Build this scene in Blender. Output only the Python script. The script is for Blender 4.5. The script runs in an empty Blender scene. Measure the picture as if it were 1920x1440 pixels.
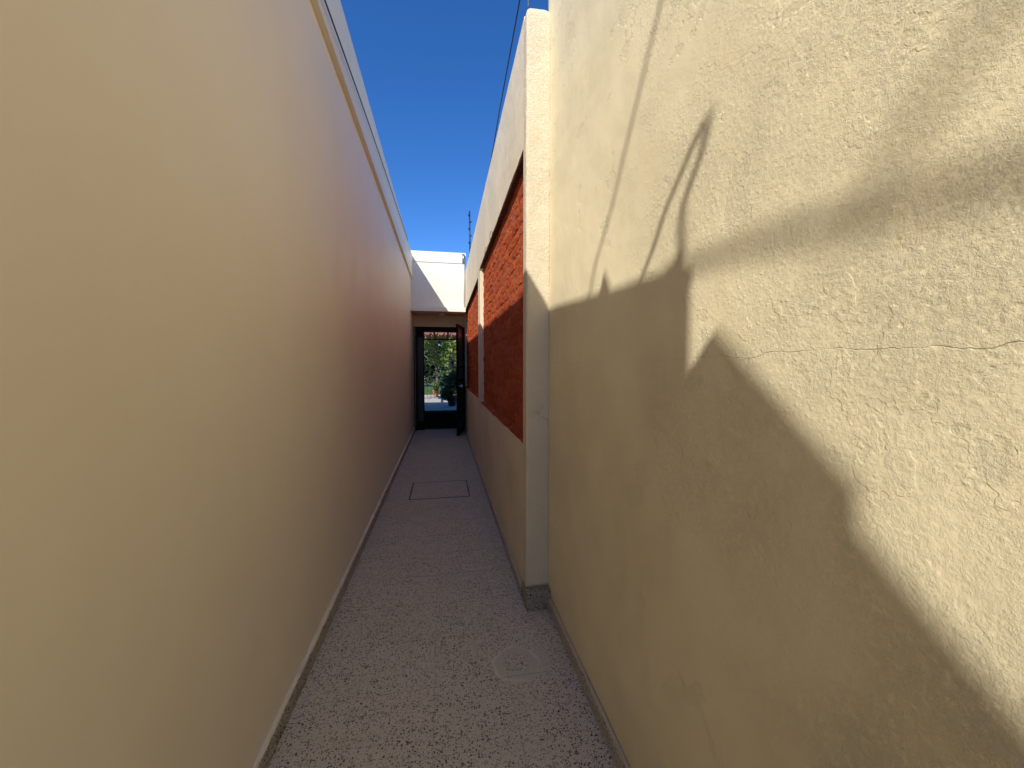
import bpy, bmesh, math, random
from mathutils import Vector, noise
random.seed(7)
S = bpy.context.scene
COL = S.collection

# ------------------------------------------------------------------ camera
cam_d = bpy.data.cameras.new('camera'); cam = bpy.data.objects.new('camera', cam_d); COL.objects.link(cam)
cam_d.sensor_width = 36.0; cam_d.lens = 36.0 * 722 / 1920; cam_d.clip_start = 0.02; cam_d.clip_end = 600
cam.location = (0, 0, 1.35)
cam.rotation_euler = (math.radians(90 - 2.42), 0, math.radians(-10.13))
S.camera = cam
# ------------------------------------------------------------------ world, sun, exposure
RAY = Vector((1.0, 1.55, -1.56)).normalized()          # the way the sunlight travels
ELEV = math.asin(-RAY.z); AZ = math.atan2(-RAY.x, -RAY.y)   # azimuth of the sun, clockwise from +Y
W = bpy.data.worlds.new('World'); S.world = W; W.use_nodes = True
wn = W.node_tree; wn.nodes.clear()
sky = wn.nodes.new('ShaderNodeTexSky'); sky.sky_type = 'NISHITA'; sky.sun_disc = False
sky.sun_elevation = ELEV; sky.sun_rotation = AZ
sky.altitude = 2200; sky.air_density = 1.0; sky.dust_density = 0.35; sky.ozone_density = 4.0
hs = wn.nodes.new('ShaderNodeHueSaturation'); hs.inputs['Saturation'].default_value = 1.25; hs.inputs['Value'].default_value = 1.0; hs.inputs['Hue'].default_value = 0.508
bg = wn.nodes.new('ShaderNodeBackground'); bg.inputs[1].default_value = 0.088
wo = wn.nodes.new('ShaderNodeOutputWorld')
wn.links.new(sky.outputs[0], hs.inputs['Color']); wn.links.new(hs.outputs[0], bg.inputs[0]); wn.links.new(bg.outputs[0], wo.inputs[0])
sl = bpy.data.lights.new('sun', 'SUN'); sl.energy = 2.3; sl.angle = math.radians(0.5); sl.color = (1.0, 0.955, 0.88)
sun = bpy.data.objects.new('sun', sl); COL.objects.link(sun)
sun.rotation_euler = RAY.to_track_quat('-Z', 'Y').to_euler(); sun.location = (-3, -4, 8)
S.view_settings.view_transform = 'Standard'; S.view_settings.look = 'None'
S.view_settings.gamma = 1.0; S.view_settings.use_curve_mapping = False
S.view_settings.exposure = 1.3
S.render.engine = 'CYCLES'
S.cycles.max_bounces = 8; S.cycles.diffuse_bounces = 5

# ------------------------------------------------------------------ helpers
def kids_loc(parent):
    v = Vector((0, 0, 0))
    while parent is not None:
        v += parent.location; parent = parent.parent
    return v
def tag(o, label=None, cat=None, group=None, kind=None):
    if label: o['label'] = label
    if cat: o['category'] = cat
    if group: o['group'] = group
    if kind: o['kind'] = kind
    return o
def empty(name, loc, label, cat, group=None):
    o = bpy.data.objects.new(name, None); COL.objects.link(o); o.location = loc; o.empty_display_size = 0.1
    return tag(o, label, cat, group)
def obj(name, bm, mat, parent=None, smooth=False, mats=None):
    """bm is in world space; the origin goes to the base centre of its box"""
    bmesh.ops.recalc_face_normals(bm, faces=bm.faces)
    me = bpy.data.meshes.new(name)
    lo = Vector((1e9,) * 3); hi = Vector((-1e9,) * 3)
    for v in bm.verts:
        for i in range(3):
            lo[i] = min(lo[i], v.co[i]); hi[i] = max(hi[i], v.co[i])
    c = Vector(((lo.x + hi.x) / 2, (lo.y + hi.y) / 2, lo.z))
    bmesh.ops.translate(bm, verts=bm.verts, vec=-c)
    if smooth:
        for f in bm.faces: f.smooth = True
    bm.to_mesh(me); bm.free()
    me.materials.append(mat)
    for m in (mats or []): me.materials.append(m)
    o = bpy.data.objects.new(name, me); COL.objects.link(o)
    o.parent = parent; o.location = c - kids_loc(parent)
    return o
def B(): return bmesh.new()
def box(bm, x0, x1, y0, y1, z0, z1, bev=0.0):
    vs = [bm.verts.new((x, y, z)) for z in (z0, z1) for y in (y0, y1) for x in (x0, x1)]
    F = [(0, 2, 3, 1), (4, 5, 7, 6), (0, 1, 5, 4), (2, 6, 7, 3), (0, 4, 6, 2), (1, 3, 7, 5)]
    fs = [bm.faces.new([vs[i] for i in f]) for f in F]
    if bev > 0:
        es = list({e for f in fs for e in f.edges})
        bmesh.ops.bevel(bm, geom=es, offset=bev, segments=2, affect='EDGES', profile=0.6)
    return bm
def tube(bm, pts, r, n=10, cap=True):
    pts = [Vector(p) for p in pts]; rings = []
    up = Vector((0.31, 0.17, 0.93)).normalized()
    for i, p in enumerate(pts):
        t = (pts[min(i + 1, len(pts) - 1)] - pts[max(i - 1, 0)]).normalized()
        a = t.cross(up)
        if a.length < 1e-3: a = t.cross(Vector((1, 0, 0)))
        a.normalize(); b = t.cross(a)
        rr = r[i] if isinstance(r, (list, tuple)) else r
        rings.append([bm.verts.new(p + (a * math.cos(2 * math.pi * k / n) + b * math.sin(2 * math.pi * k / n)) * rr) for k in range(n)])
    for A, C in zip(rings, rings[1:]):
        for k in range(n): bm.faces.new((A[k], A[(k + 1) % n], C[(k + 1) % n], C[k]))
    if cap:
        bm.faces.new(rings[0][::-1]); bm.faces.new(rings[-1])
    return bm
def lathe(bm, cx, cy, prof, n=20):
    rings = []
    for r, z in prof:
        rings.append([bm.verts.new((cx + max(r, 1e-4) * math.cos(2 * math.pi * k / n), cy + max(r, 1e-4) * math.sin(2 * math.pi * k / n), z)) for k in range(n)])
    for A, C in zip(rings, rings[1:]):
        for k in range(n): bm.faces.new((A[k], A[(k + 1) % n], C[(k + 1) % n], C[k]))
    bm.faces.new(rings[0][::-1]); bm.faces.new(rings[-1])
    return bm
def prism_x(bm, poly, x0, x1):
    """polygon in (y, z) extruded from x0 to x1"""
    a = [bm.verts.new((x0, y, z)) for y, z in poly]; b = [bm.verts.new((x1, y, z)) for y, z in poly]
    bm.faces.new(a); bm.faces.new(b[::-1])
    n = len(poly)
    for i in range(n): bm.faces.new((a[i], a[(i + 1) % n], b[(i + 1) % n], b[i]))
    bmesh.ops.triangulate(bm, faces=[f for f in bm.faces if len(f.verts) > 4])
    return bm
def profile_wall(bm, top, z0, x0, x1):
    """wall between x0 and x1 whose top follows (y, z) points given in order of growing y"""
    rows = [[bm.verts.new(p) for p in ((x0, y, z0), (x0, y, z), (x1, y, z), (x1, y, z0))] for y, z in top]
    for a, b in zip(rows, rows[1:]):
        for i in range(4): bm.faces.new((a[i], b[i], b[(i + 1) % 4], a[(i + 1) % 4]))
    bm.faces.new(rows[0]); bm.faces.new(rows[-1][::-1])
    return bm
def band_wall(bm, pts, x0, x1):
    """wall piece between x0 and x1 from (y, z_low, z_high) points given in order of growing y"""
    rows = [[bm.verts.new(p) for p in ((x0, y, a), (x0, y, b), (x1, y, b), (x1, y, a))] for y, a, b in pts]
    for a, b in zip(rows, rows[1:]):
        for i in range(4): bm.faces.new((a[i], b[i], b[(i + 1) % 4], a[(i + 1) % 4]))
    bm.faces.new(rows[0]); bm.faces.new(rows[-1][::-1])
    return bm
def relief_grid(bm, y0, y1, z0, z1, x, step, fn, thick):
    """wall skin facing -X with real relief, closed behind by a slab"""
    ny = max(1, int((y1 - y0) / step)); nz = max(1, int((z1 - z0) / step)); g = []
    for i in range(ny + 1):
        row = []
        for j in range(nz + 1):
            y = y0 + (y1 - y0) * i / ny; z = z0 + (z1 - z0) * j / nz
            row.append(bm.verts.new((x - fn(y, z), y, z)))
        g.append(row)
    for i in range(ny):
        for j in range(nz): 
            f = bm.faces.new((g[i][j], g[i][j + 1], g[i + 1][j + 1], g[i + 1][j])); f.smooth = True
    c = [bm.verts.new((x + thick, y, z)) for y, z in ((y0, z0), (y1, z0), (y1, z1), (y0, z1))]
    bm.faces.new(c)
    bm.faces.new([c[0]] + [g[0][j] for j in range(nz + 1)] + [c[3]])
    bm.faces.new([c[1], c[2]] + [g[ny][j] for j in range(nz, -1, -1)])
    bm.faces.new([c[3]] + [g[i][nz] for i in range(ny + 1)] + [c[2]])
    bm.faces.new([c[0], c[1]] + [g[i][0] for i in range(ny, -1, -1)])
    return bm

# ------------------------------------------------------------------ materials
class M:
    def __init__(s, name, rough=0.8, spec=0.5):
        s.m = bpy.data.materials.new(name); s.m.use_nodes = True; s.t = s.m.node_tree; s.n = s.t.nodes; s.l = s.t.links
        s.p = s.n['Principled BSDF']; s.p.inputs['Roughness'].default_value = rough
        s.p.inputs['Specular IOR Level'].default_value = spec
        s.pos = s.n.new('ShaderNodeNewGeometry').outputs['Position']
    def link(s, a, b): s.l.new(a, b)
    def noise(s, scale, detail=3, rough=0.55, vec=None, stretch=None, dist=0.0):
        n = s.n.new('ShaderNodeTexNoise'); n.inputs['Scale'].default_value = scale; n.inputs['Detail'].default_value = detail
        n.inputs['Roughness'].default_value = rough; n.inputs['Distortion'].default_value = dist
        v = vec or s.pos
        if stretch:
            mp = s.n.new('ShaderNodeVectorMath'); mp.operation = 'MULTIPLY'; mp.inputs[1].default_value = stretch; s.link(v, mp.inputs[0]); v = mp.outputs[0]
        s.link(v, n.inputs['Vector']); return n.outputs['Fac']
    def vor(s, scale, feature='F1', vec=None, rnd=1.0):
        n = s.n.new('ShaderNodeTexVoronoi'); n.feature = feature; n.inputs['Scale'].default_value = scale; n.inputs['Randomness'].default_value = rnd
        s.link(vec or s.pos, n.inputs['Vector']); return n
    def ramp(s, x, a, b, lo=0.0, hi=1.0):
        n = s.n.new('ShaderNodeMapRange'); n.interpolation_type = 'SMOOTHSTEP'
        for k, v in (('From Min', a), ('From Max', b), ('To Min', lo), ('To Max', hi)): n.inputs[k].default_value = v
        s.link(x, n.inputs['Value']); return n.outputs['Result']
    def math(s, op, a, b=None, c=None):
        n = s.n.new('ShaderNodeMath'); n.operation = op
        for i, v in enumerate((a, b, c)):
            if v is None: continue
            if isinstance(v, (int, float)): n.inputs[i].default_value = v
            else: s.link(v, n.inputs[i])
        return n.outputs[0]
    def mix(s, f, a, b, mode='MIX'):
        n = s.n.new('ShaderNodeMix'); n.data_type = 'RGBA'; n.blend_type = mode
        for i, v in ((0, f), (6, a), (7, b)):
            if isinstance(v, (int, float)): n.inputs[i].default_value = v
            elif isinstance(v, tuple): n.inputs[i].default_value = (*v, 1.0)
            else: s.link(v, n.inputs[i])
        return n.outputs[2]
    def xyz(s, v=None):
        n = s.n.new('ShaderNodeSeparateXYZ'); s.link(v or s.pos, n.inputs[0]); return n.outputs
    def color(s, c):
        if isinstance(c, tuple): s.p.inputs['Base Color'].default_value = (*c, 1.0)
        else: s.link(c, s.p.inputs['Base Color'])
        return s
    def bump(s, h, dist, strength=1.0):
        n = s.n.new('ShaderNodeBump'); n.inputs['Strength'].default_value = strength; n.inputs['Distance'].default_value = dist
        s.link(h, n.inputs['Height']); s.link(n.outputs[0], s.p.inputs['Normal']); return s

CREAM = (0.77, 0.675, 0.44)
def plain(name, col, rough=0.7, spec=0.5, var=0.12, scale=6, bump=0.0, bscale=40, metal=0.0):
    m = M(name, rough, spec)
    f = m.noise(scale, 4)
    d = tuple(c * (1 - var) for c in col); u = tuple(min(1, c * (1 + var)) for c in col)
    m.color(m.mix(m.ramp(f, 0.3, 0.7), d, u)); m.p.inputs['Metallic'].default_value = metal
    if bump: m.bump(m.noise(bscale, 4), bump)
    return m.m

def mat_smooth_wall():
    m = M('smooth_cream_paint', 0.5, 0.32)
    n1 = m.noise(0.9, 3); n2 = m.noise(3.0, 4, stretch=(1, 1, 0.25)); n3 = m.noise(350, 2)
    c = m.mix(m.ramp(n1, 0.35, 0.65), (0.79, 0.70, 0.535), (0.82, 0.725, 0.56))
    c = m.mix(m.ramp(n2, 0.4, 0.75, 0, 0.25), c, (0.74, 0.64, 0.48))
    # small nicks and scuffs
    v = m.vor(3.1); c = m.mix(m.ramp(v.outputs['Distance'], 0.0, 0.008, 0.6, 0), c, (0.35, 0.27, 0.18))
    sc = m.noise(14, 3, stretch=(1, 1, 2.2)); c = m.mix(m.ramp(sc, 0.73, 0.80, 0, 0.35), c, (0.82, 0.73, 0.57))
    m.color(c)
    m.link(m.ramp(m.noise(5, 3), 0.3, 0.7, 0.46, 0.56), m.p.inputs['Roughness'])
    h = m.math('ADD', m.math('MULTIPLY', m.noise(5, 3, stretch=(1, 1, 0.4)), 2.2), m.math('MULTIPLY', m.noise(90, 4), 0.10))
    h = m.math('ADD', h, m.math('MULTIPLY', m.noise(24, 4, stretch=(1, .5, 1.6)), 0.25))
    m.bump(h, 0.004, 0.7)
    return m.m
def mat_plaster(name, base=CREAM, amp=1.0, crack=False, patchy=True, kmin=0.14):
    m = M(name, 0.72, 0.3)
    P = m.xyz(); X, Y, Z = P[0], P[1], P[2]
    n1 = m.noise(1.6, 4); n2 = m.noise(9, 4)
    d = tuple(x * 0.93 for x in base); u = tuple(min(1, x * 1.05) for x in base)
    c = m.mix(m.ramp(n1, 0.35, 0.65), d, u)
    c = m.mix(m.ramp(n2, 0.5, 0.8, 0, 0.35), c, (base[0] * .98, base[1] * .9, base[2] * .82))
    # relief
    fine = m.noise(210, 2, 0.6); mid = m.noise(90, 6, 0.8); big = m.noise(5.5, 2)
    gv = m.vor(75); gr = m.math('MULTIPLY', m.ramp(gv.outputs['Distance'], 0.05, 0.42, 1, 0), m.ramp(m.xyz(gv.outputs['Color'])[0], 0.62, 0.70))
    zone = m.math('ADD', m.ramp(Y, 0.35, 1.5, 0.40, 0.0), m.math('MULTIPLY', m.noise(2.6, 4), 1.0))
    k = m.ramp(zone, 0.56, 0.98, kmin, 1.0)
    h = m.math('MULTIPLY', m.math('ADD', m.math('MULTIPLY', m.ramp(mid, 0.38, 0.74), 0.78), m.math('MULTIPLY', gr, 0.38)), k)
    h = m.math('ADD', h, m.math('MULTIPLY', fine, 0.12))
    h = m.math('ADD', h, m.math('MULTIPLY', big, 3.0))
    if patchy:
        pn = m.noise(6.0, 4, 0.55)
        pl = m.ramp(pn, 0.615, 0.625)
        st = m.ramp(m.noise(4.4, 5, 0.6), 0.545, 0.552)
        h = m.math('ADD', h, m.math('MULTIPLY', m.math('MULTIPLY', st, k), 0.42))
        h = m.math('ADD', h, m.math('MULTIPLY', m.math('MULTIPLY', pl, m.math('ADD', m.math('MULTIPLY', mid, 1.3), -0.95)), 0.9))
    if crack:
        w = m.math('MULTIPLY', m.math('SUBTRACT', m.noise(3.2, 6, 0.62, stretch=(0, 1, 0)), 0.5), 0.075)
        dz = m.math('ABSOLUTE', m.math('SUBTRACT', m.math('SUBTRACT', Z, 1.374), w))
        fade = m.ramp(Y, 1.05, 0.55, 0.25, 1.0)
        line = m.math('MULTIPLY', m.ramp(dz, 0.0001, 0.0012, 1, 0), fade)
        line = m.math('MULTIPLY', line, m.ramp(m.noise(11, 3, stretch=(0, 1, 0)), 0.35, 0.5, 0.25, 1))
        c = m.mix(m.math('MULTIPLY', line, 0.45), c, (0.20, 0.14, 0.08))
        h = m.math('SUBTRACT', h, m.math('MULTIPLY', line, 0.55))
        below = m.math('MULTIPLY', m.ramp(m.math('SUBTRACT', m.math('SUBTRACT', Z, 1.374), w), -0.0015, 0.0015, 0, 1), 0.28)
        h = m.math('SUBTRACT', h, below)
    else:
        cv = m.vor(2.2, 'DISTANCE_TO_EDGE', vec=None)
        nd = m.noise(7, 5, 0.7)
        mp = m.n.new('ShaderNodeVectorMath'); mp.operation = 'ADD'; m.link(m.pos, mp.inputs[0])
        sc = m.n.new('ShaderNodeVectorMath'); sc.operation = 'SCALE'; sc.inputs['Scale'].default_value = 0.35
        cn = m.n.new('ShaderNodeCombineXYZ'); m.link(nd, cn.inputs[0]); m.link(m.noise(9, 5, .7), cn.inputs[1]); m.link(m.noise(6, 5, .7), cn.inputs[2])
        m.link(cn.outputs[0], sc.inputs[0]); m.link(sc.outputs[0], mp.inputs[1]); m.link(mp.outputs[0], cv.inputs['Vector'])
        line = m.math('MULTIPLY', m.ramp(cv.outputs['Distance'], 0.001, 0.006, 1, 0), m.ramp(m.noise(2.7, 3), 0.5, 0.62, 0, 1))
        c = m.mix(m.math('MULTIPLY', line, 0.55), c, (0.30, 0.23, 0.15))
        h = m.math('SUBTRACT', h, m.math('MULTIPLY', line, 0.6))
    # tiny dark pits
    v = m.vor(9); pit = m.ramp(v.outputs['Distance'], 0.0, 0.018, 1, 0)
    c = m.mix(m.math('MULTIPLY', pit, 0.6), c, (0.2, 0.15, 0.1))
    m.color(c); m.bump(h, 0.0020 * amp, 1.0)
    return m.m
def mat_terrazzo(name, dark=1.0, smear=False):
    m = M(name, 0.62, 0.35)
    oi = m.n.new('ShaderNodeObjectInfo').outputs['Random']
    base = m.mix(m.ramp(m.noise(2.2, 3), 0.35, 0.65), (0.59, 0.54, 0.41), (0.63, 0.555, 0.43))
    base = m.mix(m.ramp(oi, 0.0, 1.0, 0.0, 0.55), base, (0.66, 0.55, 0.44))
    oi2 = m.math('FRACT', m.math('MULTIPLY', oi, 7.31)); base = m.mix(m.ramp(oi2, 0.5, 1.0, 0.0, 0.5), base, (0.54, 0.53, 0.40))
    base = m.mix(m.ramp(m.noise(16, 4), 0.35, 0.7, 0.0, 0.5), base, (0.52, 0.485, 0.37))
    base = m.mix(m.ramp(m.noise(420, 2), 0.35, 0.7, 0, 0.5), base, (0.43, 0.40, 0.315))
    warp = m.n.new('ShaderNodeVectorMath'); warp.operation = 'ADD'; m.link(m.pos, warp.inputs[0])
    s2 = m.n.new('ShaderNodeVectorMath'); s2.operation = 'SCALE'; s2.inputs['Scale'].default_value = 0.008
    nn = m.n.new('ShaderNodeTexNoise'); nn.inputs['Scale'].default_value = 150; m.link(m.pos, nn.inputs['Vector']); m.link(nn.outputs['Color'], s2.inputs[0]); m.link(s2.outputs[0], warp.inputs[1])
    c = base; chip = None
    for scale, thr, edge in ((105, 0.44, 0.38), (185, 0.48, 0.38), (66, 0.22, 0.30)):
        v = m.vor(scale, 'F1', warp.outputs[0]); rc = m.xyz(v.outputs['Color'])
        inside = m.ramp(v.outputs['Distance'], edge - 0.06, edge + 0.04, 1, 0)
        isd = m.ramp(rc[0], thr, thr + 0.02, 1, 0); isl = m.ramp(rc[0], 0.90, 0.92, 0, 1)
        dcol = m.mix(rc[1], (0.035, 0.030, 0.026), (0.17, 0.15, 0.115))
        lcol = m.mix(rc[2], (0.50, 0.46, 0.40), (0.68, 0.64, 0.57))
        mk = m.math('MULTIPLY', inside, isd)
        zone = m.ramp(m.noise(5, 4), 0.36, 0.6, 0.7, 1.0)
        c = m.mix(m.math('MULTIPLY', mk, zone), c, dcol)
        c = m.mix(m.math('MULTIPLY', m.math('MULTIPLY', inside, isl), 0.8), c, lcol)
        chip = mk if chip is None else m.math('MAXIMUM', chip, mk)
    h = m.math('MULTIPLY', chip, -0.3)
    if smear:                      # a ring of cement wiped over a round drain patch
        P = m.xyz(); w = m.math('MULTIPLY', m.math('SUBTRACT', m.noise(7, 4), 0.5), 0.07)
        dx = m.math('SUBTRACT', P[0], 0.318); dy = m.math('SUBTRACT', P[1], 1.675)
        r = m.math('SQRT', m.math('ADD', m.math('MULTIPLY', dx, dx), m.math('MULTIPLY', dy, dy))); r = m.math('ADD', r, w)
        ring = m.math('MULTIPLY', m.ramp(r, 0.045, 0.075), m.ramp(r, 0.098, 0.125, 1, 0))
        rim = m.math('MULTIPLY', m.ramp(r, 0.092, 0.103), m.ramp(r, 0.106, 0.118, 1, 0))
        side = m.math('MULTIPLY', m.ramp(m.math('SUBTRACT', P[0], 0.40), 0.0, 0.03), m.ramp(r, 0.13, 0.19, 0.85, 0))
        sm = m.math('MAXIMUM', m.math('MULTIPLY', ring, 0.95), side)
        c = m.mix(sm, c, (0.50, 0.46, 0.36))
        c = m.mix(m.math('MULTIPLY', rim, m.ramp(m.noise(12, 2), 0.35, 0.65, 0.05, 0.7)), c, (0.66, 0.62, 0.50))
        h = m.math('MULTIPLY', h, m.math('SUBTRACT', 1.0, sm))
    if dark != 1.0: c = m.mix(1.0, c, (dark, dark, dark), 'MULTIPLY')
    m.color(c)
    m.link(m.ramp(m.noise(12, 3), 0.3, 0.7, 0.5, 0.72), m.p.inputs['Roughness'])
    h = m.math('ADD', h, m.math('MULTIPLY', m.noise(260, 3), 0.45))
    m.bump(h, 0.0016, 1.0)
    return m.m
def mat_brick():
    m = M('red_painted_brick', 0.9, 0.08)
    oi = m.n.new('ShaderNodeObjectInfo').outputs['Random']
    c = m.mix(oi, (0.40, 0.066, 0.021), (0.56, 0.130, 0.038))
    c = m.mix(m.ramp(m.noise(20, 5, 0.65), 0.45, 0.72, 0, 0.55), c, (0.66, 0.20, 0.07))
    c = m.mix(m.ramp(m.noise(85, 4), 0.50, 0.62, 0, 0.85), c, (0.26, 0.042, 0.020))
    v = m.vor(52); c = m.mix(m.ramp(v.outputs['Distance'], 0.08, 0.2, 0.85, 0), c, (0.10, 0.02, 0.012))  # pit centres darkened in the colour as painted cavity shade
    m.color(c)
    h = m.math('ADD', m.math('MULTIPLY', m.noise(75, 5, 0.75, dist=0.5), 1.0), m.math('MULTIPLY', m.ramp(v.outputs['Distance'], 0.04, 0.22), 0.35))
    m.bump(h, 0.016, 1.0)
    return m.m
def mat_leaf(name, a, b):
    m = M(name, 0.5, 0.4)
    c = m.mix(m.ramp(m.noise(2.5, 3), 0.35, 0.65), a, b); c = m.mix(m.ramp(m.noise(19, 2), 0.4, 0.7, 0, .6), c, tuple(min(1, x * 1.7) for x in b))
    m.color(c); m.p.inputs['Transmission Weight'].default_value = 0.0
    return m.m

PAINT = mat_smooth_wall()
PLASTER = mat_plaster('rough_cream_plaster', crack=True)
PLASTER2 = mat_plaster('cream_plaster', base=(0.70, 0.61, 0.44), amp=1.5, patchy=False)
PLASTER3 = mat_plaster('pillar_plaster', base=(0.68, 0.59, 0.42), amp=2.2, patchy=False, kmin=0.6)
TERR = mat_terrazzo('terrazzo', smear=True)
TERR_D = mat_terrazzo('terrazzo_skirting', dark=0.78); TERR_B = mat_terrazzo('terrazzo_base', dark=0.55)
GROUT = plain('grout', (0.36, 0.33, 0.26), 0.9, bump=0.002)
BRICK = mat_brick()
MORTAR = plain('red_mortar', (0.36, 0.08, 0.036), 0.95, bump=0.012, bscale=60, var=.25, scale=14)
RECESS_SHADE = plain('recess_shade_red', (0.09, 0.030, 0.018), 0.95, bump=.01, bscale=50, var=.3, scale=20)  # darkened red: the shade of the recess is put into the colour
BEAD = plain('mortar_bead', (0.74, 0.67, 0.54), 0.85, bump=0.004, bscale=70)
BEAD_C = plain('cream_bead', (0.50, 0.42, 0.30), 0.8, bump=0.004, bscale=70)
WHITE = plain('white_paint', (0.76, 0.72, 0.61), 0.6, var=0.03, scale=3, bump=0.002)
DARKMETAL = plain('dark_brown_metal', (0.018, 0.010, 0.008), 0.55, spec=0.06, var=.2)
LEAFPANEL = plain('door_panel_metal', (0.10, 0.085, 0.07), 0.28, var=.15, metal=0.5)
BLACK = plain('black_cable', (0.012, 0.012, 0.014), 0.5, var=.2)
GALV = plain('galvanised_metal', (0.35, 0.35, 0.36), 0.4, metal=0.8)
PVC = plain('white_plastic', (0.62, 0.62, 0.60), 0.35, var=.05)
DARKROOM = plain('unlit_room_wall', (0.035, 0.028, 0.024), 0.8)  # gloom of the unlit room put into the wall colour
ROOMFLOOR = plain('room_floor_sheen', (0.022, 0.030, 0.018), 0.55, spec=0.0, var=.2)  # matt; the gloom and greenish reflection are mixed into the base colour
CONC = plain('roof_concrete', (0.30, 0.28, 0.25), 0.9, bump=.004)
EARTH = plain('earth', (0.20, 0.16, 0.11), 0.95, var=.25, scale=2, bump=.01, bscale=12)
GRASS = plain('grass', (0.07, 0.12, 0.025), 0.9, var=.35, scale=9)
PAVE = plain('pale_paving', (0.44, 0.40, 0.33), 0.85, var=.15, scale=3)
TERRA = plain('terracotta', (0.48, 0.16, 0.07), 0.8)
REDTILE = plain('red_roof_tile', (0.30, 0.11, 0.09), 0.8, var=.3, scale=8)
BARK = plain('bark', (0.14, 0.11, 0.08), 0.9, bump=.01)
LEAF = mat_leaf('leaf_light', (0.04, 0.085, 0.012), (0.15, 0.20, 0.035))
LEAF_D = mat_leaf('leaf_dark', (0.018, 0.04, 0.012), (0.04, 0.07, 0.02))

# heights and planes of the place (metres)
XL, XLP = -0.613, -0.58          # left wall face, parapet face
XR, XF = 0.585, 0.455            # near right wall face, far right wall face
YD = 8.45                        # door wall
def caster(y, z, x, wall=XR):    # where along the ray something must be to throw its shadow on the right wall at (y, z)
    t = wall - x
    return (y - 1.55 * t, z + 1.56 * t)

# ------------------------------------------------------------------ ground and floor
bm = B(); box(bm, -200, 200, -200, 300, -0.30, -0.06); tag(obj('ground', bm, EARTH), kind='structure')
bm = B(); box(bm, -0.64, 0.66, -6.0, 8.60, -0.058, -0.0013)
floor = tag(obj('floor', bm, GROUT), kind='structure')
G = 0.0009
xs = [-0.675, -0.36, -0.045, 0.27, 0.585, 0.9]; y0 = 4.005 - 0.3 * 19
HX0, HX1, HY0, HY1 = -0.36, 0.27, 4.005, 4.605
for r in range(34):
    ya, yb = y0 + 0.3 * r, min(y0 + 0.3 * (r + 1), 8.60)
    if yb - ya < 0.02: continue
    right = 0.585 if yb < 2.25 else 0.46
    for cI in range(4):
        xa, xb = max(xs[cI], -0.61), xs[cI + 1]
        if cI == 3: xb = right + 0.004
        if xa >= HX0 - 1e-6 and xb <= HX1 + 1e-6 and ya >= HY0 - 1e-6 and yb <= HY1 + 1e-6: continue
        bm = B(); dz = random.uniform(-0.0002, 0.0002); box(bm, xa + G, xb - G, ya + G, yb - G, -0.0012, 0.0 + dz)
        obj('floor_tile', bm, TERR, floor)

# ------------------------------------------------------------------ access cover
ac = empty('access_cover', (-0.045, 4.305, 0), 'rectangular speckled access cover with a thin dark outline in the passage floor', 'floor hatch')
bm = B(); t = 0.009
box(bm, HX0 + .002, HX1 - .002, HY0 + .002, HY0 + .002 + t, -0.0012, 0.0012); box(bm, HX0 + .002, HX1 - .002, HY1 - .002 - t, HY1 - .002, -0.0012, 0.0008)
box(bm, HX0 + .002, HX0 + .002 + t * 1.4, HY0 + .0092, HY1 - .0092, -0.0012, 0.0010); box(bm, HX1 - .002 - t, HX1 - .002, HY0 + .0092, HY1 - .0092, -0.0012, 0.0010)
obj('frame', bm, BLACK, ac)
bm = B(); box(bm, HX0 + .016, HX1 - .014, HY0 + .014, HY1 - .013, -0.0011, 0.0006); obj('lid', bm, TERR, ac)

# ------------------------------------------------------------------ house wall, left
hw = empty('house_wall', (-0.75, 1, 0), 'long smooth cream house wall in shade on the left of the passage with a raised parapet band', 'wall')
back = [caster(y, z, XL) for y, z in ((0.842, 1.604), (0.822, 1.325), (0.752, 1.432), (0.452, 1.178), (0.486, 1.120), (0.281, 0.985))]
b0, bv, b1, b2, b3, b4 = back
y_edge = caster(0.842, 1.604, XLP)[0] - .002
yend = b4[0] - 2.5  # unseen stretch behind the camera, cut low so more sunlight bounces in
bm = B()
b3 = (b2[0] - .006, b2[1] - .062)
profile_wall(bm, [(-6.5, b4[1] - 2.3), (yend, b4[1] - 2.3), b4, b3, b2, b1, bv, (y_edge, bv[1]), (y_edge + .001, 3.105), (YD, 3.105)], 0, -0.86, XL)
obj('wall_panel', bm, PAINT, hw)
bm = B(); pb = caster(0.842, 1.604, XLP)
n = 40; top = []
for i in range(n + 1):
    y = pb[0] + (7.90 - pb[0]) * i / n
    top.append((y, 3.421 + 0.075 * min(1, (y + 0.96) / 1.25) + 0.05 * max(0, y - .3) / 7 + 0.004 * noise.noise((y * 3, 0, 5))))
profile_wall(bm, top, 3.107, -0.86, XLP)
obj('parapet_band', bm, PAINT, hw)
bm = B(); box(bm, -6.0, -0.862, -1.0, 8.4, 2.9, 3.0); obj('roof_slab', bm, CONC, hw)
bm = B(); box(bm, -6.0, -5.8, -1.0, 8.4, 0, 2.898); box(bm, -5.798, -0.862, 8.2, 8.4, 0, 2.898); obj('rear_wall', bm, PAINT, hw)
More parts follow.
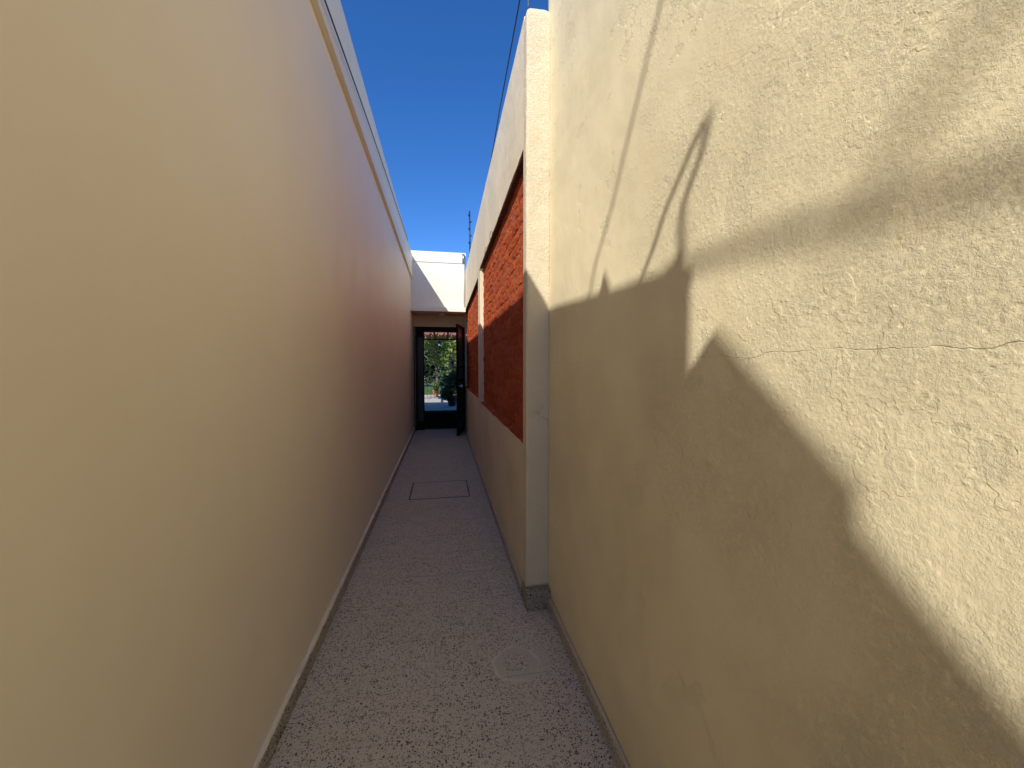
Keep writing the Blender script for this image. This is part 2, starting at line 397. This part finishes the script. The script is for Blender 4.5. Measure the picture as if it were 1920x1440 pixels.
# lumps of mortar left on top of the parapet: they show as small teeth on the shadow line
bm = B()
for (y, z, w, hgt) in ((1.373, 1.735, .036, .115), (0.99, 1.640, .016, .045), (0.955, 1.64, .024, .06), (0.92, 1.63, .016, .075), (1.30, 1.65, .02, .015)):
    cy, cz = caster(y, z, -0.62); base = 3.421 + 0.075 * min(1, (cy + 0.96) / 1.25)
    vs = [bm.verts.new((x, yy, zz)) for x, yy, zz in ((-0.65, cy - w * 1.6, base - .01), (-0.59, cy - w * 1.6, base - .01), (-0.59, cy + w * .9, base - .01), (-0.65, cy + w * .9, base - .01), (-0.615, cy - w * .2, base + hgt), (-0.600, cy + w * .25, base + hgt * .96))]
    for f in ((0, 1, 5, 4), (1, 2, 5), (2, 3, 4, 5), (3, 0, 4), (3, 2, 1, 0)): bm.faces.new([vs[i] for i in f])
obj('mortar_lump', bm, CONC, hw)
# skirting tiles with a bead of light mortar on top
sk = []
def skirting(parent, face, side, ya, yb, hgt=0.07, th=0.022, bead=BEAD, pitch=0.3, beadr=0.012):
    y = ya; root = None
    while y < yb - 0.02:
        y2 = min(y + pitch, yb); bm = B(); j = random.uniform(-.0012, .0012)
        a, b = (face, face + th + j) if side > 0 else (face - th + j, face)
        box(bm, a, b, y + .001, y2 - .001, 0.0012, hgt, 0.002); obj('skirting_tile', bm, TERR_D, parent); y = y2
    bm = B(); pts = []; rad = []; n = int((yb - ya) / 0.03)
    for i in range(n + 1):
        yy = ya + (yb - ya) * i / n; w = noise.noise((yy * 11, side * 3.1, 0)); w2 = noise.noise((yy * 34, side * 3.1, 4))
        pts.append((face + side * (th * .38 + .002 * w2), yy, hgt + .001 + (.0035 if side > 0 else .0015) * w)); rad.append(max(.004, beadr * (1 + .32 * w + .22 * w2)))
    tube(bm, pts, rad, 8); obj('mortar_bead', bm, bead, parent, smooth=True)
skirting(hw, XL, 1, -1.2, 8.40)

# ------------------------------------------------------------------ near right wall
nw = empty('boundary_wall', (0.7, 0, 0), 'tall rough cream plaster wall at the right with hard sun shadows and a thin horizontal crack', 'wall')
def rel(y, z):
    return 0.0035 * noise.noise((y * 2.1, z * 2.1, 3)) + 0.0010 * noise.noise((y * 9, z * 9, 8))
bm = B(); relief_grid(bm, -0.6, 2.14, 0.0, 3.62, XR, 0.018, rel, 0.2); obj('plaster_face', bm, PLASTER, nw)
bm = B(); box(bm, XR, XR + .2, -6.5, -0.602, 0, 3.6); obj('wall_panel', bm, PLASTER2, nw)
skirting(nw, XR, -1, -1.2, 2.028, hgt=0.06, th=0.020, bead=BEAD_C, beadr=.0085)

# ------------------------------------------------------------------ pillar
pl = empty('pillar', (0.52, 2.1, 0), 'cream plastered pillar with a rounded top where the near wall steps out beside the brick panel', 'pillar')
bm = B()
nx, ny, nz = 8, 10, 150; px0, px1, py0, py1, pz0, pz1 = 0.451, 0.592, 2.085, 2.16, 0.105, 3.24
def pillar_ring(z):
    pts = []
    seq = [(px0 + (px1 - px0) * i / nx, py0) for i in range(nx)] + [(px1, py0 + (py1 - py0) * i / ny) for i in range(ny)] + [(px1 - (px1 - px0) * i / nx, py1) for i in range(nx)] + [(px0, py1 - (py1 - py0) * i / ny) for i in range(ny)]
    for x, y in seq:
        cx, cy = (px0 + px1) / 2, (py0 + py1) / 2
        # round the corner a little, and roughen
        dx, dy = x - cx, y - cy; r = 1 - 0.04 * max(0, (abs(dx) / .066) * (abs(dy) / .0375) - .8) * 5 * .6
        w = 0.0028 * noise.noise((x * 14, y * 14, z * 7)) + 0.0016 * noise.noise((x * 40, y * 40, z * 26))
        nrm = Vector((dx, dy, 0)).normalized()
        pts.append((cx + dx * r + nrm.x * w, cy + dy * r + nrm.y * w))
    return pts
rings = []
for j in range(nz + 1):
    z = pz0 + (pz1 - pz0) * j / nz; rings.append([bm.verts.new((x, y, z)) for x, y in pillar_ring(z)])
for k, (s, dz) in enumerate(((.93, .018), (.72, .036), (.38, .046), (.08, .049))):
    cx, cy = (px0 + px1) / 2, (py0 + py1) / 2
    rings.append([bm.verts.new((cx + (x - cx) * s, cy + (y - cy) * s, pz1 + dz + .004 * noise.noise((x * 30, y * 30, k)))) for x, y in pillar_ring(pz1)])
for A, C in zip(rings, rings[1:]):
    for k in range(len(A)): bm.faces.new((A[k], A[(k + 1) % len(A)], C[(k + 1) % len(A)], C[k]))
bm.faces.new(rings[0][::-1]); bm.faces.new(rings[-1])
obj('shaft', bm, PLASTER3, pl, smooth=True)
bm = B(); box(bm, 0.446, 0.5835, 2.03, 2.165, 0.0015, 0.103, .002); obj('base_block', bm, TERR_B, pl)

# ------------------------------------------------------------------ far right wall with two brick panels
fw = empty('boundary_wall', (0.56, 5, 0), 'lower cream wall beyond the pillar with two recessed panels of red brick', 'wall')
P1 = (2.18, 4.80, 0.905, 2.585); P2 = (5.06, 8.20, 0.935, 2.53); XT = 0.70; TOPH = 3.285; XB = 0.497   # brick face
bm = B()
def wbox(ya, yb, za, zb):
    box(bm, XF, XT, ya, yb, za, zb)
def edge_pts(a, b, z, n=60, amp=0.006, seed=0):
    return [(a + (b - a) * i / n, z + amp * noise.noise(((a + (b - a) * i / n) * 6, seed, z)) + amp * .6 * noise.noise(((a + (b - a) * i / n) * 25, seed, z))) for i in range(n + 1)]
# piers and strips, butted end to end; ragged edges next to the brick
low = [(2.1615, P1[2])] + edge_pts(P1[0], P1[1], P1[2], 60) + edge_pts(P2[0], P2[1], P2[2], 50) + [(YD, P2[2])]
band_wall(bm, [(y, 0, z) for y, z in low], XF, XT)
high = [(2.1615, P1[3])] + edge_pts(P1[0], P1[1], P1[3], 60, .007, 2) + edge_pts(P2[0], P2[1], P2[3], 60, .006, 2) + [(YD, P2[3])]
band_wall(bm, [(y, z, TOPH + .005 * noise.noise((y * 5, 3, 1)) + .003 * noise.noise((y * 17, 3, 1))) for y, z in high], XF, XT)
for (a, b, z0_, z1_) in ((2.1615, P1[0], P1[2], P1[3]), (P1[1], P2[0], P1[2] + .02, P1[3] - .04), (P2[1], YD, P2[2] - .02, P2[3])):
    wbox(a, b, z0_, z1_)
wallface = obj('plaster_face', bm, PLASTER2, fw)
skirting(fw, XF, -1, 2.168, 8.43, hgt=0.06, th=0.014, bead=BEAD_C, beadr=.0085)
# bricks: a few rough variants, shared
variants = []
BL, BH, BD = 0.242, 0.067, 0.04
for vI in range(8):
    bm = B(); nx_, nz_ = 7, 3; g = []
    for i in range(nx_ + 1):
        row = []
        for j in range(nz_ + 1):
            y = BL * (i / nx_ - .5); z = BH * (j / nz_ - .5)
            edge = (i in (0, nx_)) or (j in (0, nz_))
            d = -0.003 if edge else 0.0
            d += random.uniform(-.0028, .0028)
            row.append(bm.verts.new((-d, y + random.uniform(-.003, .003), z + random.uniform(-.003, .003))))
        g.append(row)
    for i in range(nx_):
        for j in range(nz_): bm.faces.new((g[i][j], g[i][j + 1], g[i + 1][j + 1], g[i + 1][j]))
    bk = [bm.verts.new((BD, BL * (a - .5), BH * (b - .5))) for a, b in ((0, 0), (1, 0), (1, 1), (0, 1))]
    bm.faces.new([bk[0]] + g[0] + [bk[3]]); bm.faces.new([bk[1], bk[2]] + g[nx_][::-1])
    bm.faces.new([bk[3]] + [g[i][nz_] for i in range(nx_ + 1)] + [bk[2]]); bm.faces.new([bk[0], bk[1]] + [g[i][0] for i in range(nx_, -1, -1)])
    bmesh.ops.recalc_face_normals(bm, faces=bm.faces)
    me = bpy.data.meshes.new('brick'); bm.to_mesh(me); bm.free(); me.materials.append(BRICK); variants.append(me)
for pi, (ya, yb, za, zb) in enumerate((P1, P2)):
    bm = B(); box(bm, XB + .005, XT - .004, ya - .02, yb + .02, za - .02, zb + .02)
    panel = obj('brick_panel', bm, MORTAR, fw)
    tag(panel, 'larger brick panel nearest the pillar' if pi == 0 else 'smaller brick panel beside the open door')
    rows = int(round((zb - za - .045) / 0.0765)); rp = (zb - za - .045) / rows; cp = 0.2545
    pw = kids_loc(panel)
    for r in range(rows):
        off = (cp / 2 if r % 2 else 0.0) + random.uniform(-.012, .012)
        y = ya + cp / 2 - off
        while y - cp / 2 < yb - 0.02:
            lo, hi = max(y - BL / 2, ya + .002), min(y + BL / 2, yb - .002)
            if hi - lo > 0.03:
                o = bpy.data.objects.new('brick', random.choice(variants)); COL.objects.link(o); o.parent = panel
                o.location = Vector((XB + random.uniform(-.003, .003), (lo + hi) / 2, za + .045 + rp * (r + .5) + random.uniform(-.004, .004))) - pw
                o.scale = (1, (hi - lo) / BL, random.uniform(.92, 1.06)); o.rotation_euler = (random.uniform(-.02, .02), random.uniform(-.06, .06), random.uniform(-.02, .02))
            y += cp
    bm = B(); box(bm, XF + .005, XB + .007, ya + .003, yb - .003, zb - .013, zb - .001); obj('shade_strip', bm, RECESS_SHADE, panel)  # dark strip added under the recess top, standing for the shadow there
    # a sloping course of flat bricks as the sill
    y = ya + .004
    while y < yb - .03:
        L = min(0.118, yb - .004 - y); bm = B()
        z_ = za + random.uniform(-.004, .003)
        prof = [(XF + .006, z_ - .012), (XB + .02, z_ - .012), (XB + .02, z_ + .040), (XF + .008 + random.uniform(-.003, .004), z_ + .012)]
        a = [bm.verts.new((x, y, z)) for x, z in prof]; b = [bm.verts.new((x, y + L - .006, z + random.uniform(-.002, .002))) for x, z in prof]
        bm.faces.new(a); bm.faces.new(b[::-1])
        for i in range(4): bm.faces.new((a[i], a[(i + 1) % 4], b[(i + 1) % 4], b[i]))
        obj('sill_brick', bm, BRICK, panel); y += L
# rusty tie wires poking out above the large panel
for k, (y, z) in enumerate(((4.05, 2.52), (3.62, 2.535))):
    bm = B(); tube(bm, [(XF + .01, y, z - .03), (XF - .016, y - .01, z + .0), (XF - .022, y - .02, z + .04), (XF - .012, y - .03, z + .075), (XF - .002, y - .045, z + .06), (XF - .003, y - .05, z + .01)], .0022, 6)
    tag(obj('tie_wire', bm, BLACK, None, smooth=True), 'small bent wire hook above the large brick panel, ' + ('nearer the far end' if k == 0 else 'nearer the pillar'), 'wire', 'wire hooks above the brick')

# ------------------------------------------------------------------ rear building with the passage through it
rb = empty('rear_building', (0, 8.2, 0), 'bright white flat roofed building closing the end of the passage above the dark doorway', 'building')
bm = B(); box(bm, -0.86, 0.463, 7.905, 8.05, 2.552, 3.44, .004); obj('fascia', bm, WHITE, rb)
bm = B(); box(bm, -0.86, 0.466, 7.895, 8.06, 3.442, 3.655, .006); obj('coping', bm, WHITE, rb)
bm = B(); box(bm, XL - .2, 0.453, 7.79, 8.06, 2.462, 2.550, .005); obj('ledge', bm, WHITE, rb)
bm = B(); box(bm, XL - .2, 0.453, 8.062, 8.60, 2.466, 2.60); obj('soffit', bm, PLASTER2, rb)
bm = B(); box(bm, XL + .002, 0.453, YD, YD + .12, 2.225, 2.464); obj('lintel', bm, PLASTER2, rb)
bm = B(); box(bm, -2.6, 2.4, 8.602, 12.3, 2.62, 2.80); box(bm, -2.6, 2.4, 8.602, 12.3, 2.802, 2.95); obj('roof', bm, CONC, rb)
bm = B(); box(bm, -2.6, -0.83, 12.1, 12.3, -.05, 2.618); box(bm, 0.66, 2.4, 12.1, 12.3, -.05, 2.618)
box(bm, -2.6, -2.5, 8.6, 12.098, -.05, 2.618); box(bm, 2.3, 2.4, 8.6, 12.098, -.05, 2.618)
box(bm, -2.498, -.615, 8.602, 8.70, -.05, 2.618); box(bm, .50, 2.298, 8.602, 8.70, -.05, 2.618)
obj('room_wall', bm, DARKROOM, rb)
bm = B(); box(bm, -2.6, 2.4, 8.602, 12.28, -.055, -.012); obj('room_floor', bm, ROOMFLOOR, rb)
bm = B(); box(bm, -0.83, 0.66, 12.1, 12.3, 2.45, 2.618); obj('beam', bm, DARKMETAL, rb)
# door frame
bm = B()
box(bm, -0.611, -0.555, YD - .03, YD + .09, 0.002, 2.222, .004); box(bm, 0.415 + .04, 0.452 + .045, YD + .002, YD + .09, 0.002, 2.222, .004)
box(bm, -0.553, 0.453, YD - .028, YD + .088, 2.135, 2.222, .004)
obj('door_frame', bm, DARKMETAL, rb)
bm = B(); tube(bm, [(-0.585, YD - .034, .09), (-0.585, YD - .034, 2.2)], .005, 6); obj('frame_glint', bm, GALV, rb)  # thin bright strip standing for the light reflected along the frame
sp = B(); box(sp, -0.552, -0.40, YD + .02, YD + .05, 0.01, 2.133, .003); sidep = obj('side_panel', sp, DARKMETAL, rb)
bm = B(); box(bm, -0.53, -0.422, YD + .012, YD + .0195, .2, 2.0, .002); obj('inset', bm, BLACK, sidep)
# open door leaf, built flat then swung on its hinge
door = bpy.data.objects.new('door', None); COL.objects.link(door); door.parent = rb
hinge = Vector((0.425, YD - .035, 0.012)); door.location = hinge - rb.location
ang = math.radians(-102)      # leaf points back towards the camera
def leafobj(name, bm, mat, parent=door):
    o = obj(name, bm, mat, None); o.parent = parent; return o
L, HH, T = 0.84, 2.19, 0.042
ca, sa = math.cos(ang), math.sin(ang)
def leafbox(bm, u0, u1, v0, v1, z0, z1, bev=.003): box(bm, u0, u1, v0, v1, z0, z1, bev)
door.rotation_euler = (0, 0, ang)
for (u0, u1, z0_, z1_) in ((0, .055, 0, HH), (L - .055, L, 0, HH)):
    bm = B(); leafbox(bm, u0, u1, 0, T, z0_, z1_); leafobj('stile', bm, DARKMETAL)
for (z0_, z1_) in ((0, .10), (1.06, 1.10), (1.33, 1.37), (HH - .055, HH)):
    bm = B(); leafbox(bm, .056, L - .056, -.006 if 1 < z0_ < 1.4 else 0.002, T - .002, z0_, z1_); leafobj('rail', bm, DARKMETAL)
for (z0_, z1_) in ((.102, 1.058), (1.102, 1.328), (1.372, HH - .057)):
    bm = B(); leafbox(bm, .057, L - .057, .014, .028, z0_, z1_, .001); leafobj('panel', bm, LEAFPANEL)
bm = B(); tube(bm, [(L - .03, T, .98), (L - .03, T + .05, .98)], .011, 10); 
lathe_c = bmesh.ops.create_uvsphere(bm, u_segments=14, v_segments=8, radius=.028); bmesh.ops.translate(bm, verts=lathe_c['verts'], vec=(L - .03, T + .062, .98))
leafobj('knob', bm, PVC)
tag(door, 'dark brown metal door leaf standing open')
# threshold
bm = B(); box(bm, -0.60, 0.46, 8.6005, 8.66, -.011, .004); obj('threshold', bm, DARKMETAL, rb)
# downpipe in the corner
dp = empty('downpipe', (0.43, 7.86, 2.6), 'thin white pipe with a grey cap in the corner of the white upper wall', 'pipe')
bm = B(); tube(bm, [(0.425, 7.872, 2.56), (0.425, 7.872, 3.52)], .012, 10); obj('pipe', bm, PVC, dp, smooth=True)
bm = B(); tube(bm, [(0.415, 7.862, 3.44), (0.415, 7.862, 3.62)], [.022, .026], 10); obj('cap', bm, GALV, dp, smooth=True)
cl = empty('ceiling_light', (-0.035, 8.14, 2.44), 'small round white ceiling light under the ledge above the doorway', 'light')
bm = B(); lathe(bm, -0.035, 8.20, [(.075, 2.4655), (.078, 2.445), (.07, 2.438)], 28); obj('rim', bm, PVC, cl, smooth=False)
bm = B(); lathe(bm, -0.035, 8.20, [(.062, 2.4375), (.058, 2.428), (.03, 2.421), (.005, 2.419)], 28); obj('diffuser', bm, plain('opal', (.7, .68, .62), .4), cl, smooth=True)

# ------------------------------------------------------------------ cables, fence posts
def cable(pts, r, label, name='cable', mat=BLACK, sub=10, group=None):
    P = [Vector(p) for p in pts]; out = []
    for i in range(len(P) - 1):
        p0, p1, p2, p3 = P[max(i - 1, 0)], P[i], P[i + 1], P[min(i + 2, len(P) - 1)]
        for k in range(sub):
            t = k / sub
            out.append(0.5 * ((2 * p1) + (p2 - p0) * t + (2 * p0 - 5 * p1 + 4 * p2 - p3) * t * t + (3 * p1 - p0 - 3 * p2 + p3) * t ** 3))
    out.append(P[-1]); bm = B(); tube(bm, out, r, 8)
    return tag(obj(name, bm, mat, None, smooth=True), label, 'cable', group)
cable([(-.568, -.3, 2.98), (-.562, 1.0, 3.06), (-.562, 2.11, 3.165), (-.562, 3.2, 3.265), (-.562, 4.6, 3.36), (-.564, 5.7, 3.43), (-.568, 6.7, 3.50), (-.60, 7.1, 3.56), (-.64, 7.5, 3.52)], .0042,
      'thin black cable draped along the parapet band of the left house wall')
cable([(.47, -1.5, 4.3), (.48, 0.8, 3.83), (.485, 2.5, 3.62), (.49, 3.35, 3.54), (.50, 4.3, 3.46), (.52, 7.7, 3.38)], .0045,
      'black cable strung just above the top of the right wall')
X0 = -1.7
pts = [(X0, *caster(y, z, X0)) for y, z in ((1.50, 1.60), (1.44, 1.744), (1.30, 1.90), (1.182, 2.067), (.991, 2.338))]
d = Vector(pts[-1]) - Vector(pts[-2]); pts.append(tuple(Vector(pts[-1]) + d * 2.5))
cable(pts, .0085, 'cable whose faint straight shadow runs up the right wall near the pillar')
X1 = -0.70
pts = [(X1, *caster(y, z, X1)) for y, z in ((1.09, 1.59), (1.069, 1.626), (1.012, 1.69), (.961, 1.763), (.915, 1.81), (.861, 1.861), (.822, 1.895), (.80, 1.900), (.796, 1.885), (.812, 1.84), (.845, 1.80), (.875, 1.755), (.885, 1.72), (.882, 1.66), (.872, 1.58))]
cable(pts, .009, 'bent loop of cable standing on the left parapet, seen as the hooked shadow', sub=6)
X2 = -1.6
pts = [(X2, *caster(y, z, X2)) for y, z in ((1.0, 1.592), (.82, 1.592), (.67, 1.586), (.43, 1.566), (.304, 1.555), (0.05, 1.54), (-.4, 1.52))]
cable(pts, .0108, 'thick pipe run above the left roof, seen as the broad soft shadow band', name='roof_pipe', mat=GALV)
X3 = -3.6
pts = [(X3, *caster(y, z, X3)) for y, z in ((.49, 1.52), (.45, 1.58), (.42, 1.626), (.38, 1.683), (.326, 1.738), (.20, 1.87), (.0, 2.05))]
cable(pts, .012, 'farther pipe above the left roof, seen as the faint shadow at upper right', name='roof_pipe', mat=GALV)
ep = empty('fence_post', (0.53, 7.75, 3.3), 'slim black electric fence post standing on the far end of the right wall', 'post')
bm = B(); tube(bm, [(.535, 7.75, 3.30), (.540, 7.75, 3.8), (.533, 7.75, 4.43)], .014, 8); obj('rod', bm, BLACK, ep, smooth=True)
for k in range(7):
    bm = B(); z = 3.55 + .135 * k; lathe(bm, .537 + (.012 if k % 2 else -.010), 7.745, [(.010, z - .02), (.026, z - .012), (.015, z), (.026, z + .012), (.010, z + .02)], 10); obj('insulator', bm, BLACK, ep, smooth=True)
gp = empty('fence_post', (0.50, 2.2, 3.3), 'thin grey rod with dark insulators standing beside the top of the pillar', 'post')
bm = B(); tube(bm, [(.462, 2.10, 3.29), (.464, 2.10, 3.75)], .0035, 8); obj('rod', bm, GALV, gp, smooth=True)
for x in (.447, .484):
    bm = B(); tube(bm, [(x, 2.095, 3.405), (x, 2.095, 3.455)], [.009, .012], 8); obj('insulator', bm, BLACK, gp, smooth=True)
bm = B(); tube(bm, [(.57, 5.0, 3.29), (.57, 5.0, 3.62)], .011, 8); tag(obj('pipe_stub', bm, PVC, None, smooth=True), 'short white pipe stub rising above the middle of the right wall', 'pipe')

# ------------------------------------------------------------------ garden beyond the door
bm = B(); box(bm, -3.5, 4.0, 12.302, 19.5, -.056, -.006); paving = tag(obj('path', bm, GROUT), kind='structure')
for r in range(12):
    for cI in range(9):
        ya = 12.31 + .6 * r; xa = -2.4 + .6 * cI; bm = B(); box(bm, xa + .006, xa + .594, ya + .006, ya + .594, -.0058, .004 + random.uniform(-.003, .002)); obj('paving_slab', bm, PAVE, paving)
bm = B(); box(bm, -14, 14, 19.502, 42, -.056, .01); tag(obj('lawn', bm, GRASS), kind='structure')
bm = B()
for i in range(6000):
    x, y = random.uniform(-3, 3), random.uniform(19.5, 26); a = random.uniform(0, 6.28); hgt = random.uniform(.04, .10); w = .01
    dx, dy = math.cos(a) * w, math.sin(a) * w
    bm.faces.new([bm.verts.new(p) for p in ((x - dx, y - dy, .01), (x + dx, y + dy, .01), (x + random.uniform(-.03, .03), y + random.uniform(-.03, .03), hgt))])
tag(obj('grass', bm, GRASS), 'short green lawn grass beyond the paving', 'grass', kind='stuff')
def leaves(bm, blobs, n, size):
    for i in range(n):
        (cx, cy, cz, rx, ry, rz) = random.choice(blobs)
        v = Vector((random.gauss(0, 1), random.gauss(0, 1), random.gauss(0, 1))).normalized() * (random.random() ** .33)
        p = Vector((cx + v.x * rx, cy + v.y * ry, cz + v.z * rz)); s = size * random.uniform(.6, 1.3)
        a = Vector((random.gauss(0, 1), random.gauss(0, 1), random.gauss(0, .8) - .6)).normalized(); b = a.cross(Vector((random.gauss(0, 1), random.gauss(0, 1), random.gauss(0, 1)))).normalized() * .36
        nn = a.cross(b).normalized() * .1 * s
        q = [p - a * s, p + b * s - nn, p + a * s, p - b * s - nn]
        vs = [bm.verts.new(x) for x in q]; bm.faces.new((vs[0], vs[1], vs[2])); bm.faces.new((vs[0], vs[2], vs[3]))
def tree(name, label, cat, base, blobs, n, size, mat, tr=.08, th=1.6):
    t = empty(name, base, label, cat); bm = B(); bx_, by_, bz_ = base
    tube(bm, [(bx_, by_, bz_), (bx_ + .05, by_, bz_ + th * .5), (bx_ - .03, by_ + .05, bz_ + th)], [tr, tr * .8, tr * .6], 9)
    for (cx, cy, cz, *_r) in blobs[:6]:
        tube(bm, [(bx_ - .03, by_ + .05, bz_ + th * .9), ((bx_ + cx) / 2, (by_ + cy) / 2 + .05, (bz_ + th + cz) / 2), (cx, cy, cz)], [tr * .5, tr * .35, tr * .15], 7)
    obj('trunk', bm, BARK, t, smooth=True); bm = B(); leaves(bm, blobs, n, size); obj('crown', bm, mat, t); return t
rnd = random.Random(3)
bl = [(rnd.uniform(-1.4, 1.6), 19.6 + rnd.uniform(-1.2, 1.4), rnd.uniform(1.75, 3.6), rnd.uniform(.35, .6), rnd.uniform(.4, .6), rnd.uniform(.28, .5)) for _ in range(30)]
tree('garden_tree', 'broad leaved green tree in the sun seen through the open doorway', 'tree', (-.35, 20.2, 0), bl, 6500, .10, LEAF)
bl = [(x, 27 + rnd.uniform(-.5, .5), rnd.uniform(.8, 4.6), .8, .7, .9) for x in [-3.5 + .45 * i for i in range(17)]]
bl += [(x, 27.6, 1.5, .8, .6, 1.4) for x in [-3.5 + .8 * i for i in range(9)]]
t = B(); leaves(t, bl, 16000, .17); tag(obj('hedge', t, LEAF_D), 'dark green hedge closing the garden behind the tree', 'hedge', kind='stuff')
# potted plants
def pot(name, label, x, y, r, hgt, mat, z=0.004, plant=None, n=500, ls=.07, lm=None, group=None, cat='plant pot'):
    e = empty(name, (x, y, z), label, cat, group)
    bm = B(); lathe(bm, x, y, [(r * .62, z), (r * .8, z + hgt * .5), (r * .95, z + hgt * .86), (r * 1.08, z + hgt * .87), (r * 1.08, z + hgt), (r * .9, z + hgt), (r * .85, z + hgt * .93)], 20); obj('pot', bm, mat, e, smooth=False)
    if plant:
        bm = B(); leaves(bm, plant, n, ls); obj('foliage', bm, lm or LEAF_D, e)
    return e
pot('flower_pot', 'orange terracotta pot standing in the sun on the pale paving', -.34, 18.2, .15, .30, TERRA, plant=[(-.34, 18.2, .5, .16, .16, .22)], n=130, lm=LEAF)
pot('potted_plant', 'dark bushy potted plant at the right just outside the doorway', .30, 13.7, .2, .35, BLACK, plant=[(.22, 13.7, .72, .33, .3, .42), (.36, 13.8, .95, .2, .3, .3), (.12, 13.6, .45, .24, .25, .25)], n=1800, ls=.055, cat='plant')
pot('potted_plant', 'leafy plant with grey green leaves beside the white post', .50, 15.0, .18, .3, TERRA, plant=[(.50, 15.0, .75, .22, .25, .45)], n=500, ls=.05, lm=LEAF, cat='plant')
for k, (x, y, z, lab) in enumerate(((.32, 14.6, 1.42, 'upper dark hanging pot at the right of the garden view'), (.34, 14.6, 1.03, 'lower dark hanging pot at the right of the garden view'))):
    e = pot('hanging_pot', lab, x, y, .12, .17, BLACK, z=z, plant=[(x, y, z + .24, .15, .15, .13)], n=160, ls=.045, cat='plant pot', group='hanging pots')
    bm = B()
    for s in (-1, 1): tube(bm, [(x + s * .11, y, z + .16), (x, y, z + .75)], .004, 5)
    obj('hanger', bm, BLACK, e)
# pergola with a red roof just outside
pg = empty('pergola', (0, 14, 0), 'pergola with reddish tiled roof and a white post outside the doorway', 'pergola')
for x in (-1.7, .57):
    bm = B(); box(bm, x - .045, x + .045, 15.6, 15.69, .004, 2.5, .004); obj('post', bm, PVC, pg)
for x in [-1.7 + .46 * i for i in range(6)]:
    bm = B(); box(bm, x, x + .06, 12.32, 15.8, 2.50, 2.56); obj('rafter', bm, DARKMETAL, pg)
bm = B(); box(bm, -1.9, .8, 15.58, 15.70, 2.45, 2.498); obj('beam', bm, DARKMETAL, pg)
for r in range(6):
    for i in range(11):
        bm = B(); ya = 14.35 + r * .26; xa = -1.9 + i * .245; zz = 2.563 + .012 * (5 - r) * .5
        tube(bm, [(xa + .12, ya, zz + .05), (xa + .12, ya + .30, zz + .035)], [.115, .10], 6); obj('roof_tile', bm, REDTILE, pg)
# railing
rl = empty('railing', (0, 16.6, 0), 'thin dark garden railing crossing in front of the foliage', 'railing')
for z in (.92, 1.24):
    bm = B(); box(bm, -2.2, 2.2, 17.0, 17.03, z, z + .035); obj('rail', bm, BLACK, rl)
for i in range(30):
    x = -2.18 + .15 * i
    bm = B(); box(bm, x, x + .012, 17.005, 17.02, .02, .918) ; obj('baluster', bm, BLACK, rl)
